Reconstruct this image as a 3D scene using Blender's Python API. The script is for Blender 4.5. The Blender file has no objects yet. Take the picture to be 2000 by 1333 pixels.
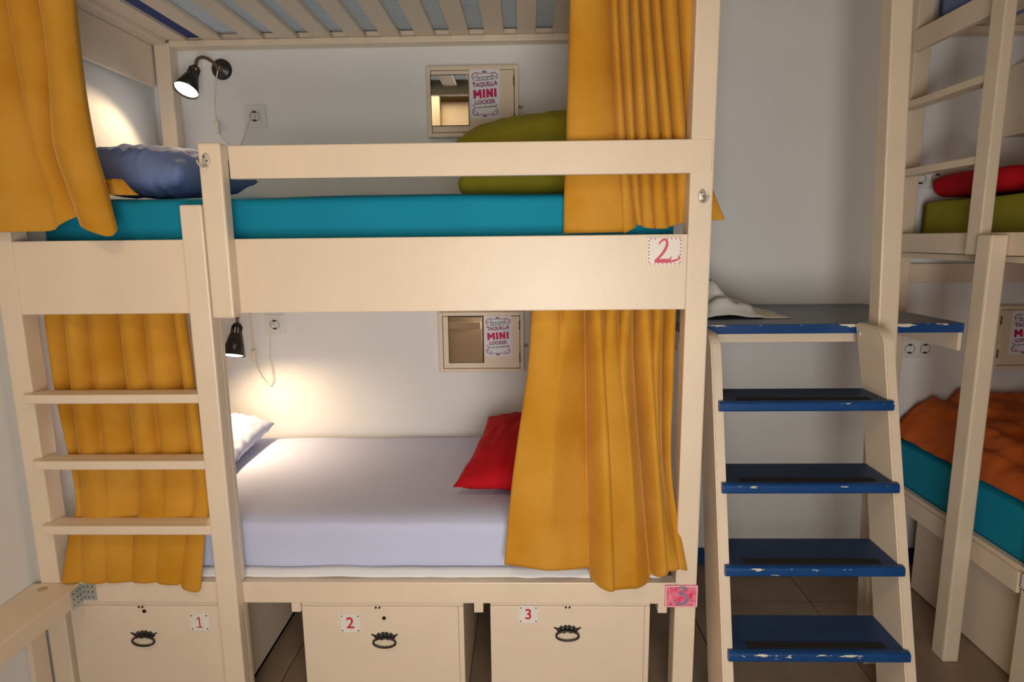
import bpy, bmesh, math, random
from mathutils import Vector, Matrix, noise
random.seed(7)
SC = bpy.context.scene
COL = SC.collection
PI = math.pi

# ------------------------------------------------------------------ camera
cam_d = bpy.data.cameras.new('camera')
cam_d.sensor_width = 36.0
cam_d.lens = 21.6
cam_d.clip_start = 0.02
cam = bpy.data.objects.new('camera', cam_d)
COL.objects.link(cam)
RIGHT = Vector((0.9997039, 0.0218494, -0.0107084))
DOWN = Vector((-0.0069883, -0.1637275, -0.9864809))
FWD = Vector((-0.0233073, 0.9862636, -0.1635263))
m = Matrix.Identity(4)
for i in range(3):
    m[i][0] = RIGHT[i]; m[i][1] = -DOWN[i]; m[i][2] = -FWD[i]
m[0][3], m[1][3], m[2][3] = 1.498226, -1.708601, 1.475
cam.matrix_world = m
SC.camera = cam

# ------------------------------------------------------------------ world, exposure, lights
w = bpy.data.worlds.new('world'); SC.world = w
w.use_nodes = True
w.node_tree.nodes['Background'].inputs[0].default_value = (0.75, 0.87, 1.0, 1)
w.node_tree.nodes['Background'].inputs[1].default_value = 0.6
SC.view_settings.view_transform = 'Standard'
SC.view_settings.look = 'None'
SC.view_settings.gamma = 1.0
SC.view_settings.use_curve_mapping = False
SC.view_settings.exposure = 0.06
SC.cycles.max_bounces = 4
SC.cycles.use_denoising = True
SC.cycles.use_adaptive_sampling = True
SC.cycles.adaptive_threshold = 0.05

def area_light(name, loc, direction, sx, sy, power, color):
    d = bpy.data.lights.new(name, 'AREA')
    d.shape = 'RECTANGLE'; d.size = sx; d.size_y = sy
    d.energy = power; d.color = color
    o = bpy.data.objects.new(name, d); COL.objects.link(o)
    o.location = loc
    o.rotation_euler = Vector(direction).to_track_quat('-Z', 'Y').to_euler()
    return o
# daylight entering by the window behind the photographer
wl = area_light('window_daylight', (1.63, -2.20, 1.05), (-0.04, 1, 0.10), 0.82, 1.0, 27, (1.0, 0.94, 0.86))
wl.data.spread = math.radians(158)   # beam narrowed to set the falloff towards the sides

# ------------------------------------------------------------------ materials
MATS = {}
def mat(name, col, rough=0.5, metal=0.0, spec=0.5, vary=0.0, vscale=6.0, bump=0.0, bscale=60.0, sheen=0.0, stretch=(1, 1, 1), col2=None, coat=0.0):
    if name in MATS: return MATS[name]
    mt = bpy.data.materials.new(name); mt.use_nodes = True
    nt = mt.node_tree; b = nt.nodes['Principled BSDF']
    b.inputs['Base Color'].default_value = (*col, 1)
    b.inputs['Roughness'].default_value = rough
    b.inputs['Metallic'].default_value = metal
    b.inputs['Specular IOR Level'].default_value = spec
    if sheen:
        b.inputs['Sheen Weight'].default_value = sheen
        b.inputs['Sheen Roughness'].default_value = 0.35
        b.inputs['Sheen Tint'].default_value = (*[min(1, c * 1.3 + .2) for c in col], 1)
    if coat: b.inputs['Coat Weight'].default_value = coat
    tc = nt.nodes.new('ShaderNodeTexCoord')
    mp = nt.nodes.new('ShaderNodeMapping'); mp.inputs['Scale'].default_value = stretch
    nt.links.new(tc.outputs['Object'], mp.inputs['Vector'])
    if vary or col2:
        n = nt.nodes.new('ShaderNodeTexNoise'); n.inputs['Scale'].default_value = vscale
        n.inputs['Detail'].default_value = 5
        nt.links.new(mp.outputs[0], n.inputs['Vector'])
        r = nt.nodes.new('ShaderNodeValToRGB')
        r.color_ramp.elements[0].position = 0.35; r.color_ramp.elements[1].position = 0.65
        c2 = col2 if col2 else tuple(max(0, c * (1 - vary)) for c in col)
        r.color_ramp.elements[0].color = (*c2, 1); r.color_ramp.elements[1].color = (*col, 1)
        nt.links.new(n.outputs['Fac'], r.inputs['Fac'])
        nt.links.new(r.outputs['Color'], b.inputs['Base Color'])
    if bump:
        n2 = nt.nodes.new('ShaderNodeTexNoise'); n2.inputs['Scale'].default_value = bscale
        n2.inputs['Detail'].default_value = 4
        nt.links.new(mp.outputs[0], n2.inputs['Vector'])
        bp = nt.nodes.new('ShaderNodeBump'); bp.inputs['Strength'].default_value = bump
        bp.inputs['Distance'].default_value = 0.01
        nt.links.new(n2.outputs['Fac'], bp.inputs['Height'])
        nt.links.new(bp.outputs['Normal'], b.inputs['Normal'])
    MATS[name] = mt
    return mt

def emit(name, col, strength):
    mt = bpy.data.materials.new(name); mt.use_nodes = True
    b = mt.node_tree.nodes['Principled BSDF']
    b.inputs['Base Color'].default_value = (*col, 1)
    b.inputs['Emission Color'].default_value = (*col, 1)
    b.inputs['Emission Strength'].default_value = strength
    return mt

CREAM = mat('cream_paint', (0.80, 0.665, 0.515), 0.38, vary=0.05, vscale=5, bump=0.06, bscale=35)
CREAM2 = mat('cream_paint_locker', (0.80, 0.665, 0.52), 0.45, vary=0.05, vscale=4, bump=0.08, bscale=30)
WALLM = mat('white_plaster', (0.80, 0.80, 0.80), 0.85, vary=0.03, vscale=3, bump=0.12, bscale=26)
WARMW = mat('ochre_wall', (0.43, 0.26, 0.11), 0.85, vary=0.06)
CEILM = mat('ceiling_paint', (0.38, 0.28, 0.15), 0.8, vary=0.1)
TILE = mat('brown_tile', (0.33, 0.235, 0.155), 0.45, vary=0.22, vscale=5, bump=0.05, bscale=40)
GROUT = mat('dark_grout', (0.07, 0.05, 0.035), 0.9)
BASEB = mat('baseboard_blue', (0.01, 0.05, 0.2), 0.5, vary=0.1)
VELVET = mat('gold_velvet', (0.63, 0.318, 0.045), 0.9, spec=0.15, col2=(0.53, 0.238, 0.016), vscale=5, bump=0.25, bscale=220, sheen=0.45)
TEAL = mat('teal_sheet', (0.001, 0.255, 0.41), 0.8, vary=0.08, vscale=3, bump=0.08, bscale=14, spec=0.3)
LAV = mat('lavender_sheet', (0.56, 0.60, 0.82), 0.85, vary=0.04, vscale=3, bump=0.10, bscale=10, spec=0.2)
WHITEC = mat('white_sheet', (0.80, 0.81, 0.84), 0.85, bump=0.15, bscale=30)
TICK = mat('mattress_ticking', (0.62, 0.68, 0.76), 0.9, vary=0.12, vscale=12, bump=0.3, bscale=40, stretch=(1, 6, 1))
BLUEP = mat('blue_pillowcase', (0.20, 0.28, 0.58), 0.8, vary=0.06, bump=0.06, bscale=30)
GREYP = mat('pale_pillowcase', (0.40, 0.44, 0.62), 0.8, vary=0.06, bump=0.06, bscale=30)
REDP = mat('red_pillowcase', (0.47, 0.002, 0.010), 0.8, spec=0.25, vary=0.08, bump=0.06, bscale=20)
OLIVE = mat('olive_blanket', (0.27, 0.245, 0.008), 0.85, vary=0.10, vscale=8, bump=0.1, bscale=25)
ORANGE = mat('orange_blanket', (0.60, 0.12, 0.012), 0.8, vary=0.2, vscale=8, bump=0.12, bscale=20)
BLACK = mat('black_metal', (0.02, 0.017, 0.015), 0.35, spec=0.5)
BRONZE = mat('bronze_neck', (0.22, 0.17, 0.10), 0.35, metal=0.7)
CHROME = mat('chrome', (0.7, 0.68, 0.65), 0.22, metal=1.0)
HOOKM = mat('brushed_hook', (0.55, 0.52, 0.47), 0.5, metal=0.5)
STEEL = mat('galvanised_steel', (0.62, 0.63, 0.60), 0.4, metal=0.6, vary=0.2)
PLASTIC = mat('white_plastic', (0.74, 0.73, 0.70), 0.35)
CORD = mat('cream_cord', (0.78, 0.72, 0.56), 0.5)
MIRROR = mat('mirror_glass', (0.93, 0.93, 0.92), 0.015, metal=1.0)
PAPER = mat('white_paper', (0.80, 0.82, 0.86), 0.7)
PLAQUE = mat('plaque_white', (0.80, 0.76, 0.70), 0.4, vary=0.05)
PLAQRED = mat('plaque_red', (0.80, 0.03, 0.13), 0.5, col2=(0.82, 0.25, 0.35), vscale=55)
REDINK = mat('red_ink', (0.55, 0.02, 0.05), 0.6)
PINKINK = mat('rose_ink', (0.62, 0.09, 0.14), 0.6)
MAGENTA = mat('magenta_ink', (0.58, 0.0, 0.13), 0.6)
PURPLE = mat('purple_ink', (0.32, 0.045, 0.22), 0.6)
DARKINK = mat('dark_ink', (0.05, 0.055, 0.07), 0.6)
SLATEINK = mat('grey_violet_ink', (0.24, 0.22, 0.34), 0.6)
HOLE = mat('dark_hole', (0.01, 0.008, 0.006), 0.9)
GRIP = mat('black_grip_tape', (0.018, 0.015, 0.013), 0.95, bump=0.6, bscale=400)
FABRICN = mat('navy_fabric', (0.03, 0.05, 0.20), 0.8)

def step_blue():
    mt = mat('step_blue', (0.006, 0.062, 0.235), 0.42, vary=0.2, vscale=10)
    nt = mt.node_tree; b = nt.nodes['Principled BSDF']
    src = b.inputs['Base Color'].links[0].from_socket
    tc = nt.nodes.new('ShaderNodeTexCoord')
    mp = nt.nodes.new('ShaderNodeMapping'); mp.inputs['Scale'].default_value = (9, 40, 40)
    nt.links.new(tc.outputs['Object'], mp.inputs['Vector'])
    n = nt.nodes.new('ShaderNodeTexNoise'); n.inputs['Scale'].default_value = 1.0; n.inputs['Detail'].default_value = 6
    n.inputs['Roughness'].default_value = 0.7
    oi = nt.nodes.new('ShaderNodeObjectInfo')
    sc = nt.nodes.new('ShaderNodeVectorMath'); sc.operation = 'ADD'
    nt.links.new(mp.outputs[0], sc.inputs[0]); nt.links.new(oi.outputs['Location'], sc.inputs[1])
    nt.links.new(sc.outputs[0], n.inputs['Vector'])
    # chips gather along the worn upper corner of the nosing
    sx = nt.nodes.new('ShaderNodeSeparateXYZ'); nt.links.new(tc.outputs['Generated'], sx.inputs[0])
    r1 = nt.nodes.new('ShaderNodeMapRange'); r1.inputs[1].default_value = 0.45; r1.inputs[2].default_value = 0.85
    r1.inputs[3].default_value = -0.16; r1.inputs[4].default_value = 0.0
    nt.links.new(sx.outputs['Z'], r1.inputs[0])
    r2 = nt.nodes.new('ShaderNodeMapRange'); r2.inputs[1].default_value = 0.05; r2.inputs[2].default_value = 0.4
    r2.inputs[3].default_value = 0.0; r2.inputs[4].default_value = -0.4
    nt.links.new(sx.outputs['Y'], r2.inputs[0])
    a = nt.nodes.new('ShaderNodeMath'); a.operation = 'ADD'; nt.links.new(n.outputs['Fac'], a.inputs[0]); nt.links.new(r1.outputs[0], a.inputs[1])
    a2 = nt.nodes.new('ShaderNodeMath'); a2.operation = 'ADD'; nt.links.new(a.outputs[0], a2.inputs[0]); nt.links.new(r2.outputs[0], a2.inputs[1])
    gt = nt.nodes.new('ShaderNodeMath'); gt.operation = 'GREATER_THAN'; gt.inputs[1].default_value = 0.52
    nt.links.new(a2.outputs[0], gt.inputs[0])
    mx = nt.nodes.new('ShaderNodeMix'); mx.data_type = 'RGBA'
    nt.links.new(gt.outputs[0], mx.inputs[0]); nt.links.new(src, mx.inputs[6]); mx.inputs[7].default_value = (0.75, 0.70, 0.58, 1)
    nt.links.new(mx.outputs[2], b.inputs['Base Color'])
    return mt
BLUE = step_blue()
BLUETOP = mat('step_blue_top', (0.010, 0.045, 0.15), 0.5, vary=0.3, vscale=7)
DECK = mat('worn_deck_blue_sheen', (0.17, 0.185, 0.23), 0.36, col2=(0.05, 0.085, 0.17), vscale=3, stretch=(1.5, 14, 1), bump=0.2, bscale=8)  # worn blue; grey streaks also carry the grazing reflection as base colour

# ------------------------------------------------------------------ builders
WORLD = {}
def link(name, me, parent=None, center=None):
    """one mesh object; me is in world coordinates and is recentred on its own bounds"""
    if center is None:
        xs = [v.co for v in me.vertices]
        lo = Vector((min(c.x for c in xs), min(c.y for c in xs), min(c.z for c in xs)))
        hi = Vector((max(c.x for c in xs), max(c.y for c in xs), max(c.z for c in xs)))
        center = (lo + hi) / 2
    me.transform(Matrix.Translation(-center))
    o = bpy.data.objects.new(name, me); COL.objects.link(o)
    if parent is not None:
        o.parent = parent; o.location = center - WORLD[parent.name]
    else:
        o.location = center
    WORLD[o.name] = Vector(center)
    return o

def tag(o, label, cat, group=None):
    o['label'] = label; o['category'] = cat
    if group: o['group'] = group
    return o

def thing(name, loc, label, cat, group=None):
    o = bpy.data.objects.new(name, None); COL.objects.link(o)
    o.empty_display_size = 0.05
    o.location = loc; WORLD[o.name] = Vector(loc)
    return tag(o, label, cat, group)

def lab(o, text):
    o['label'] = text; return o

def structure(o):
    o['kind'] = 'structure'; return o

def from_bm(bm, name, mt, smooth=False):
    me = bpy.data.meshes.new(name)
    bmesh.ops.recalc_face_normals(bm, faces=bm.faces)
    bm.to_mesh(me); bm.free()
    me.materials.append(mt)
    if smooth:
        for p in me.polygons: p.use_smooth = True
    return me

def bm_box(bm, x0, x1, y0, y1, z0, z1, bev=0.0, seg=2):
    r = bmesh.ops.create_cube(bm, size=1.0)
    vs = r['verts']
    for v in vs:
        v.co = Vector(((x0 + x1) / 2 + v.co.x * (x1 - x0), (y0 + y1) / 2 + v.co.y * (y1 - y0), (z0 + z1) / 2 + v.co.z * (z1 - z0)))
    if bev:
        es = {e for v in vs for e in v.link_edges}
        bmesh.ops.bevel(bm, geom=list(es), offset=bev, segments=seg, affect='EDGES', profile=0.5)

def box(name, x0, x1, y0, y1, z0, z1, mt, parent=None, bev=0.003):
    bm = bmesh.new(); bm_box(bm, x0, x1, y0, y1, z0, z1, bev)
    return link(name, from_bm(bm, name, mt), parent)

def boxes(name, lst, mt, parent=None, bev=0.003):
    bm = bmesh.new()
    for b in lst: bm_box(bm, *b, bev)
    return link(name, from_bm(bm, name, mt), parent)

def prism(name, poly, axis, a0, a1, mt, parent=None, bev=0.003):
    """extrude a polygon along an axis; poly in the two other axes"""
    bm = bmesh.new()
    def P(p, a):
        if axis == 0: return Vector((a, p[0], p[1]))
        if axis == 1: return Vector((p[0], a, p[1]))
        return Vector((p[0], p[1], a))
    v0 = [bm.verts.new(P(p, a0)) for p in poly]; v1 = [bm.verts.new(P(p, a1)) for p in poly]
    n = len(poly)
    bm.faces.new(v0); bm.faces.new(v1[::-1])
    for i in range(n): bm.faces.new((v0[i], v1[i], v1[(i + 1) % n], v0[(i + 1) % n]))
    bmesh.ops.recalc_face_normals(bm, faces=bm.faces)
    if bev: bmesh.ops.bevel(bm, geom=[e for e in bm.edges if e.calc_face_angle(0) > 0.4], offset=bev, segments=2, affect='EDGES')
    return link(name, from_bm(bm, name, mt), parent)

def catmull(pts, n):
    P = [Vector(p) for p in pts]; out = []
    for i in range(len(P) - 1):
        p0 = P[max(i - 1, 0)]; p1 = P[i]; p2 = P[i + 1]; p3 = P[min(i + 2, len(P) - 1)]
        for k in range(n):
            t = k / n
            out.append(0.5 * ((2 * p1) + (p2 - p0) * t + (2 * p0 - 5 * p1 + 4 * p2 - p3) * t * t + (3 * p1 - p0 - 3 * p2 + p3) * t ** 3))
    out.append(P[-1]); return out

def bm_tube(bm, pts, r, sides=8, closed=False):
    rings = []; n = len(pts)
    up = Vector((0, 0, 1))
    for i, p in enumerate(pts):
        a = pts[(i - 1) % n] if (closed or i > 0) else pts[i]
        b = pts[(i + 1) % n] if (closed or i < n - 1) else pts[i]
        t = (b - a).normalized()
        s = t.cross(up)
        if s.length < 1e-3: s = t.cross(Vector((0, 1, 0)))
        s.normalize(); u = s.cross(t)
        rr = r[i] if isinstance(r, (list, tuple)) else r
        rings.append([bm.verts.new(p + (s * math.cos(2 * PI * k / sides) + u * math.sin(2 * PI * k / sides)) * rr) for k in range(sides)])
    m_ = n if closed else n - 1
    for i in range(m_):
        A = rings[i]; B = rings[(i + 1) % n]
        for k in range(sides): bm.faces.new((A[k], A[(k + 1) % sides], B[(k + 1) % sides], B[k]))
    if not closed:
        bm.faces.new(rings[0][::-1]); bm.faces.new(rings[-1])

def tube(name, pts, r, mt, parent=None, sm=6, sides=8):
    bm = bmesh.new()
    bm_tube(bm, catmull(pts, sm) if sm > 1 else [Vector(p) for p in pts], r, sides)
    return link(name, from_bm(bm, name, mt, True), parent)

def bm_lathe(bm, prof, origin, axis, segs=32):
    ax = Vector(axis).normalized()
    s = ax.orthogonal().normalized(); u = ax.cross(s); o = Vector(origin)
    rings = []
    for (r, h) in prof:
        if r < 1e-6: rings.append([bm.verts.new(o + ax * h)])
        else: rings.append([bm.verts.new(o + ax * h + (s * math.cos(2 * PI * k / segs) + u * math.sin(2 * PI * k / segs)) * r) for k in range(segs)])
    for A, B in zip(rings, rings[1:]):
        for k in range(segs):
            k2 = (k + 1) % segs
            if len(A) == 1 and len(B) == 1: continue
            if len(A) == 1: bm.faces.new((A[0], B[k], B[k2]))
            elif len(B) == 1: bm.faces.new((A[k], A[k2], B[0]))
            else: bm.faces.new((A[k], A[k2], B[k2], B[k]))

def lathe(name, prof, origin, axis, mt, parent=None, segs=32, smooth=True):
    bm = bmesh.new(); bm_lathe(bm, prof, origin, axis, segs)
    return link(name, from_bm(bm, name, mt, smooth), parent)

def text(name, s, size, loc, mt, parent=None, bold=0.0, shear=0.0, rotz=0.0, plane='front', sx=1.0):
    """flat lettering standing on a vertical face; loc is the centre of the word"""
    cu = bpy.data.curves.new(name, 'FONT'); cu.body = s; cu.size = size
    cu.align_x = 'CENTER'; cu.align_y = 'CENTER'; cu.offset = bold; cu.shear = shear; cu.extrude = 0.0004
    cu.resolution_u = 4
    tmp = bpy.data.objects.new(name, cu); COL.objects.link(tmp)
    dg = bpy.context.evaluated_depsgraph_get()
    me = bpy.data.meshes.new_from_object(tmp.evaluated_get(dg))
    bpy.data.objects.remove(tmp); bpy.data.curves.remove(cu)
    R = Matrix.Rotation(PI / 2, 4, 'X')
    if plane == 'left': R = Matrix.Rotation(-PI / 2, 4, 'Z') @ R
    me.transform(Matrix.Translation(Vector(loc)) @ R @ Matrix.Rotation(rotz, 4, 'Z') @ Matrix.Diagonal((sx, 1, 1, 1)))
    me.materials.clear(); me.materials.append(mt)
    me.name = name
    return link(name, me, parent)

def grid_mesh(name, rows, mt, thick=0.0):
    nv = len(rows); nu = len(rows[0])
    vs = [tuple(p) for r in rows for p in r]
    fs = [(j * nu + i, j * nu + i + 1, (j + 1) * nu + i + 1, (j + 1) * nu + i) for j in range(nv - 1) for i in range(nu - 1)]
    me = bpy.data.meshes.new(name); me.from_pydata(vs, [], fs); me.update()
    me.materials.append(mt)
    for p in me.polygons: p.use_smooth = True
    return me

def solidify(o, t):
    md = o.modifiers.new('thickness', 'SOLIDIFY'); md.thickness = t; md.offset = 0

def curtain(name, levels, label, group, ns=10, nv=14, wob=0.004, seed=0, soft=()):
    """each level: valley x, valley y, valley z, bulge of each pleat, hem drop of each pleat; rounded pleats with sharp valleys"""
    rows = []
    for V, D, Zv, B, Zo in levels:
        n = len(V) - 1
        if not isinstance(Zv, (list, tuple)): Zv = [Zv] * (n + 1)
        if Zo is None: Zo = [0] * n
        row = []
        for i in range(n):
            for k in range(ns):
                q = k / ns
                if q < .5: q = .5 * (2 * q) ** 1.4
                else: q = 1 - .5 * (2 - 2 * q) ** 1.4
                e = abs(2 * q - 1)
                y = D[i] + (D[i + 1] - D[i]) * q - B[i] * (1 - e ** 2.4) ** 0.75
                row.append(Vector((V[i] + (V[i + 1] - V[i]) * q, y, Zv[i] + (Zv[i + 1] - Zv[i]) * q + Zo[i] * (1 - e ** 12))))
        row.append(Vector((V[n], D[n], Zv[n])))
        rows.append(row)
    n = len(rows[0]); out = []
    cols = [catmull([r[i] for r in rows], nv) for i in range(n)]
    L = len(cols[0])
    for j in range(L):
        row = []
        for i in range(n):
            p = cols[i][j].copy()
            k = j / (L - 1)
            q = Vector((p.x * 11 + seed, p.z * 3, seed))
            p.y += wob * (0.5 + k) * noise.noise(q) + 0.3 * wob * noise.noise(q * 3.1)
            p.x += 0.5 * wob * k * noise.noise(q + Vector((3, 7, 1)))
            row.append(p)
        out.append(row)
    me = grid_mesh(name, out, VELVET)
    for e in me.edges:                                   # the valleys between pleats are creases
        a, b = e.vertices[0] % n, e.vertices[1] % n
        if a == b and 0 < a < n - 1 and a % ns == 0 and a // ns not in soft: e.use_edge_sharp = True
    o = link(name, me)
    solidify(o, 0.003)
    return tag(o, label, 'curtain', group)

def pillow(name, center, half, rot, mt, label, cat='pillow', seed=0, wr=0.012, pw=2.6, group=None, nx=44, ny=30, ruck=6.0):
    """closed pillow: two bulged faces meeting in a seam, pinched corners, gathered wrinkles near the ends"""
    hx, hy, hz = half
    R = Matrix.Rotation(rot[2], 3, 'Z') @ Matrix.Rotation(rot[1], 3, 'Y') @ Matrix.Rotation(rot[0], 3, 'X')
    bm = bmesh.new()
    def pt(u, v, s):
        e = max(0.0, (1 - abs(u) ** pw)) ** 0.5 * max(0.0, (1 - abs(v) ** pw)) ** 0.5
        x = hx * u * (1 - 0.06 * (1 - v * v)); y = hy * v * (1 - 0.07 * (1 - u * u))
        z = s * hz * e
        q = Vector((u * ruck + seed, v * ruck * 0.45, s * 2 + seed))
        fr = 0.35 + 0.65 * max(abs(u), abs(v)) ** 2
        z += s * wr * e ** 0.5 * fr * (noise.noise(q * 1.5) + 0.6 * noise.noise(Vector((u * 2 + seed, v * 18, s * 5))))
        z += s * wr * 0.6 * e ** 0.8 * abs(v) ** 2 * noise.noise(Vector((u * 17 + seed, v * 1.6, s)))
        return Vector(center) + R @ Vector((x, y, z))
    top = {}; bot = {}
    for j in range(ny + 1):
        for i in range(nx + 1):
            u = -1 + 2 * i / nx; v = -1 + 2 * j / ny
            top[i, j] = bm.verts.new(pt(u, v, 1))
            edge = i in (0, nx) or j in (0, ny)
            bot[i, j] = top[i, j] if edge else bm.verts.new(pt(u, v, -0.75))
    for j in range(ny):
        for i in range(nx):
            bm.faces.new((top[i, j], top[i + 1, j], top[i + 1, j + 1], top[i, j + 1]))
            try: bm.faces.new((bot[i, j], bot[i, j + 1], bot[i + 1, j + 1], bot[i + 1, j]))
            except ValueError: pass
    o = link(name, from_bm(bm, name, mt, True))
    return tag(o, label, cat, group)

def mattress(name, x0, x1, y0, y1, z0, z1, mt, label, seed=0, r=0.03, sag=0.006):
    bm = bmesh.new()
    bmesh.ops.create_grid(bm, x_segments=2, y_segments=2, size=1)
    bm.clear()
    bm_box(bm, x0, x1, y0, y1, z0, z1)
    bmesh.ops.subdivide_edges(bm, edges=bm.edges, cuts=15, use_grid_fill=True)
    c = Vector(((x0 + x1) / 2, (y0 + y1) / 2, (z0 + z1) / 2))
    for v in bm.verts:
        p = v.co
        # rounded edges: clamp to an inner box and push out by r
        q = Vector((min(max(p.x, x0 + r), x1 - r), min(max(p.y, y0 + r), y1 - r), min(max(p.z, z0 + r), z1 - r)))
        d = p - q
        if d.length > 1e-6: p = q + d.normalized() * r if d.length > r else p
        n_ = noise.noise(Vector((p.x * 4 + seed, p.y * 4, p.z * 9)))
        p.z += sag * n_ if p.z > c.z else 0
        p.y += sag * 0.5 * n_ if p.y < c.y else 0
        v.co = p
    return tag(link(name, from_bm(bm, name, mt, True)), label, 'mattress')

# ------------------------------------------------------------------ room
W = 0.92          # back wall plane
XL, XR, YF, ZC = -0.022, 5.25, -2.25, 2.95
structure(box('wall_back', XL - 0.1, XR + 0.1, W, W + 0.1, 0, ZC, WALLM, bev=0))
structure(box('wall_left', XL - 0.1, XL, YF, W, 0, ZC, WALLM, bev=0))
structure(box('wall_right', XR, XR + 0.1, YF, W, 0, ZC, WARMW, bev=0))
structure(box('ceiling', XL - 0.1, XR + 0.1, YF - 0.1, W + 0.1, ZC, ZC + 0.1, CEILM, bev=0))
wx0, wx1, wz0, wz1 = 1.15, 2.1, 0.5, 1.6
structure(boxes('wall_front', [(XL - 0.1, wx0, YF - 0.1, YF, 0, ZC), (wx1, XR + 0.1, YF - 0.1, YF, 0, ZC),
                               (wx0, wx1, YF - 0.1, YF, 0, wz0), (wx0, wx1, YF - 0.1, YF, wz1, ZC)], WARMW, bev=0))
wf = structure(boxes('window_1', [(wx0, wx0 + .05, YF - .07, YF - .02, wz0, wz1), (wx1 - .05, wx1, YF - .07, YF - .02, wz0, wz1),
                                  (wx0 + .05, wx1 - .05, YF - .07, YF - .02, wz0, wz0 + .05), (wx0 + .05, wx1 - .05, YF - .07, YF - .02, wz1 - .05, wz1)], CREAM))
pane_m = mat('window_glass', (0.9, 0.95, 1.0), 0.02); pane_m.node_tree.nodes['Principled BSDF'].inputs['Transmission Weight'].default_value = 1.0
box('pane', wx0 + .05, wx1 - .05, YF - .05, YF - .045, wz0 + .05, wz1 - .05, pane_m, wf, 0)
# floor: slab and separate tiles with recessed joints
fl = structure(box('floor', XL - 0.1, XR + 0.1, YF - 0.1, W + 0.1, -0.10, -0.006, GROUT, bev=0))
TS = 0.498
k0 = -1
tile_mesh = {}
def tile(x0, x1, y0, y1):
    key = (round(x1 - x0, 3), round(y1 - y0, 3)); g = 0.0018
    if key not in tile_mesh:
        bm = bmesh.new(); bm_box(bm, -(key[0] / 2 - g), key[0] / 2 - g, -(key[1] / 2 - g), key[1] / 2 - g, -0.003, 0.003, 0.0012, 1)
        tile_mesh[key] = from_bm(bm, 'tile', TILE)
    o = bpy.data.objects.new('tile', tile_mesh[key]); COL.objects.link(o)
    o.parent = fl; c = Vector(((x0 + x1) / 2, (y0 + y1) / 2, -0.003)); o.location = c - WORLD['floor']; WORLD[o.name] = c
xs = [XL] + [0.160 + TS * k for k in range(0, 11) if 0.160 + TS * k < XR] + [XR]
ys = [W] + [0.622 - TS * k for k in range(0, 6) if 0.622 - TS * k > YF] + [YF]
for a, b in zip(xs, xs[1:]):
    for d, e in zip(ys, ys[1:]):
        tile(a, b, e, d)
structure(box('baseboard_back', XL, XR, W - 0.012, W, 0.0, 0.078, BASEB, bev=0.002))
# light panel set in the ceiling, seen in the upper locker mirror
structure(box('trim_1', XL, XR, YF, YF + 0.18, 2.70, 2.78, mat('beam_green_grey', (0.40, 0.43, 0.34), 0.6)))
cl = thing('ceiling_light', (0.75, -1.75, ZC), 'pale ceiling light panel reflected in the upper locker mirror', 'light')
box('frame', 0.53, 0.97, -1.97, -1.53, ZC - .03, ZC - .0005, WARMW, cl)
box('diffuser', 0.55, 0.95, -1.95, -1.55, ZC - .036, ZC - .0302, emit('panel_glow', (1.0, 0.80, 0.50), 20.0), cl, 0)

# ------------------------------------------------------------------ main bunk bed
BED = thing('bunk_bed', (1.0, 0.45, 0), 'cream wooden triple bunk bed with a short ladder in the middle', 'bunk bed')
PT = 0.062
def post(x0, x1, y0, y1, z0, z1, parent=BED, name='post'): return box(name, x0, x1, y0, y1, z0, z1, CREAM, parent, 0.004)
post(0.0, 0.06, 0.0, PT, 0.0, 2.45)                       # outer front post
post(1.941, 2.004, 0.0, PT, 0.0, 2.45)                    # front post by the stairs
post(0.025, 0.087, 0.858, 0.918, 0.0, 2.26)               # rear posts
post(1.941, 2.004, 0.858, 0.918, 0.0, 2.45)
# front boards of the upper berth
box('side_board', 0.06, 1.941, 0.0, 0.026, 1.277, 1.484, CREAM, BED, 0.003)
box('guard_rail', 0.694, 1.998, -0.0015, 0.026, 1.645, 1.733, CREAM, BED, 0.003)
box('guard_post', 0.633, 0.694, -0.045, 0.0, 1.268, 1.735, CREAM, BED, 0.006)
# ladder
boxes('ladder_post', [(0.569, 0.630, -0.045, -0.0005, 0.0, 1.575), (0.569, 0.630, -0.005, 0.022, 0.0, 0.381), (0.569, 0.630, -0.005, 0.022, 0.455, 1.276)], CREAM, BED, 0.005)
for z0, z1 in ((1.022, 1.049), (0.823, 0.850), (0.620, 0.648)):
    boxes('rung', [(0.054, 0.569, -0.030, -0.0005, z0, z1), (0.061, 0.569, -0.003, 0.033, z0, z1)], CREAM, BED, 0.004)
# lower berth rails and the ends of its cross battens
box('lower_rail', 0.06, 1.941, 0.0, 0.045, 0.383, 0.452, CREAM, BED, 0.003)
box('rear_rail', 0.087, 1.941, 0.885, 0.918, 0.383, 0.452, CREAM, BED, 0.003)
for x in (0.785, 1.347, 1.905):
    box('batten', x - 0.014, x + 0.014, 0.004, 0.88, 0.350, 0.3828, CREAM, BED, 0.002)
box('base_panel', 0.06, 1.94, 0.045, 0.885, 0.415, 0.428, CREAM, BED, 0)
box('berth_panel', 0.06, 1.941, 0.027, 0.885, 1.375, 1.395, CREAM, BED, 0)
box('rear_rail', 0.087, 1.941, 0.89, 0.918, 1.30, 1.40, CREAM, BED, 0.003)
# end board of the top berth against the side wall
box('end_board', 0.002, 0.021, 0.062, 0.856, 2.092, 2.249, CREAM, BED, 0.002)
box('end_beam', 0.002, 0.079, 0.062, 0.857, 2.250, 2.310, CREAM, BED, 0.003)
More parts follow.
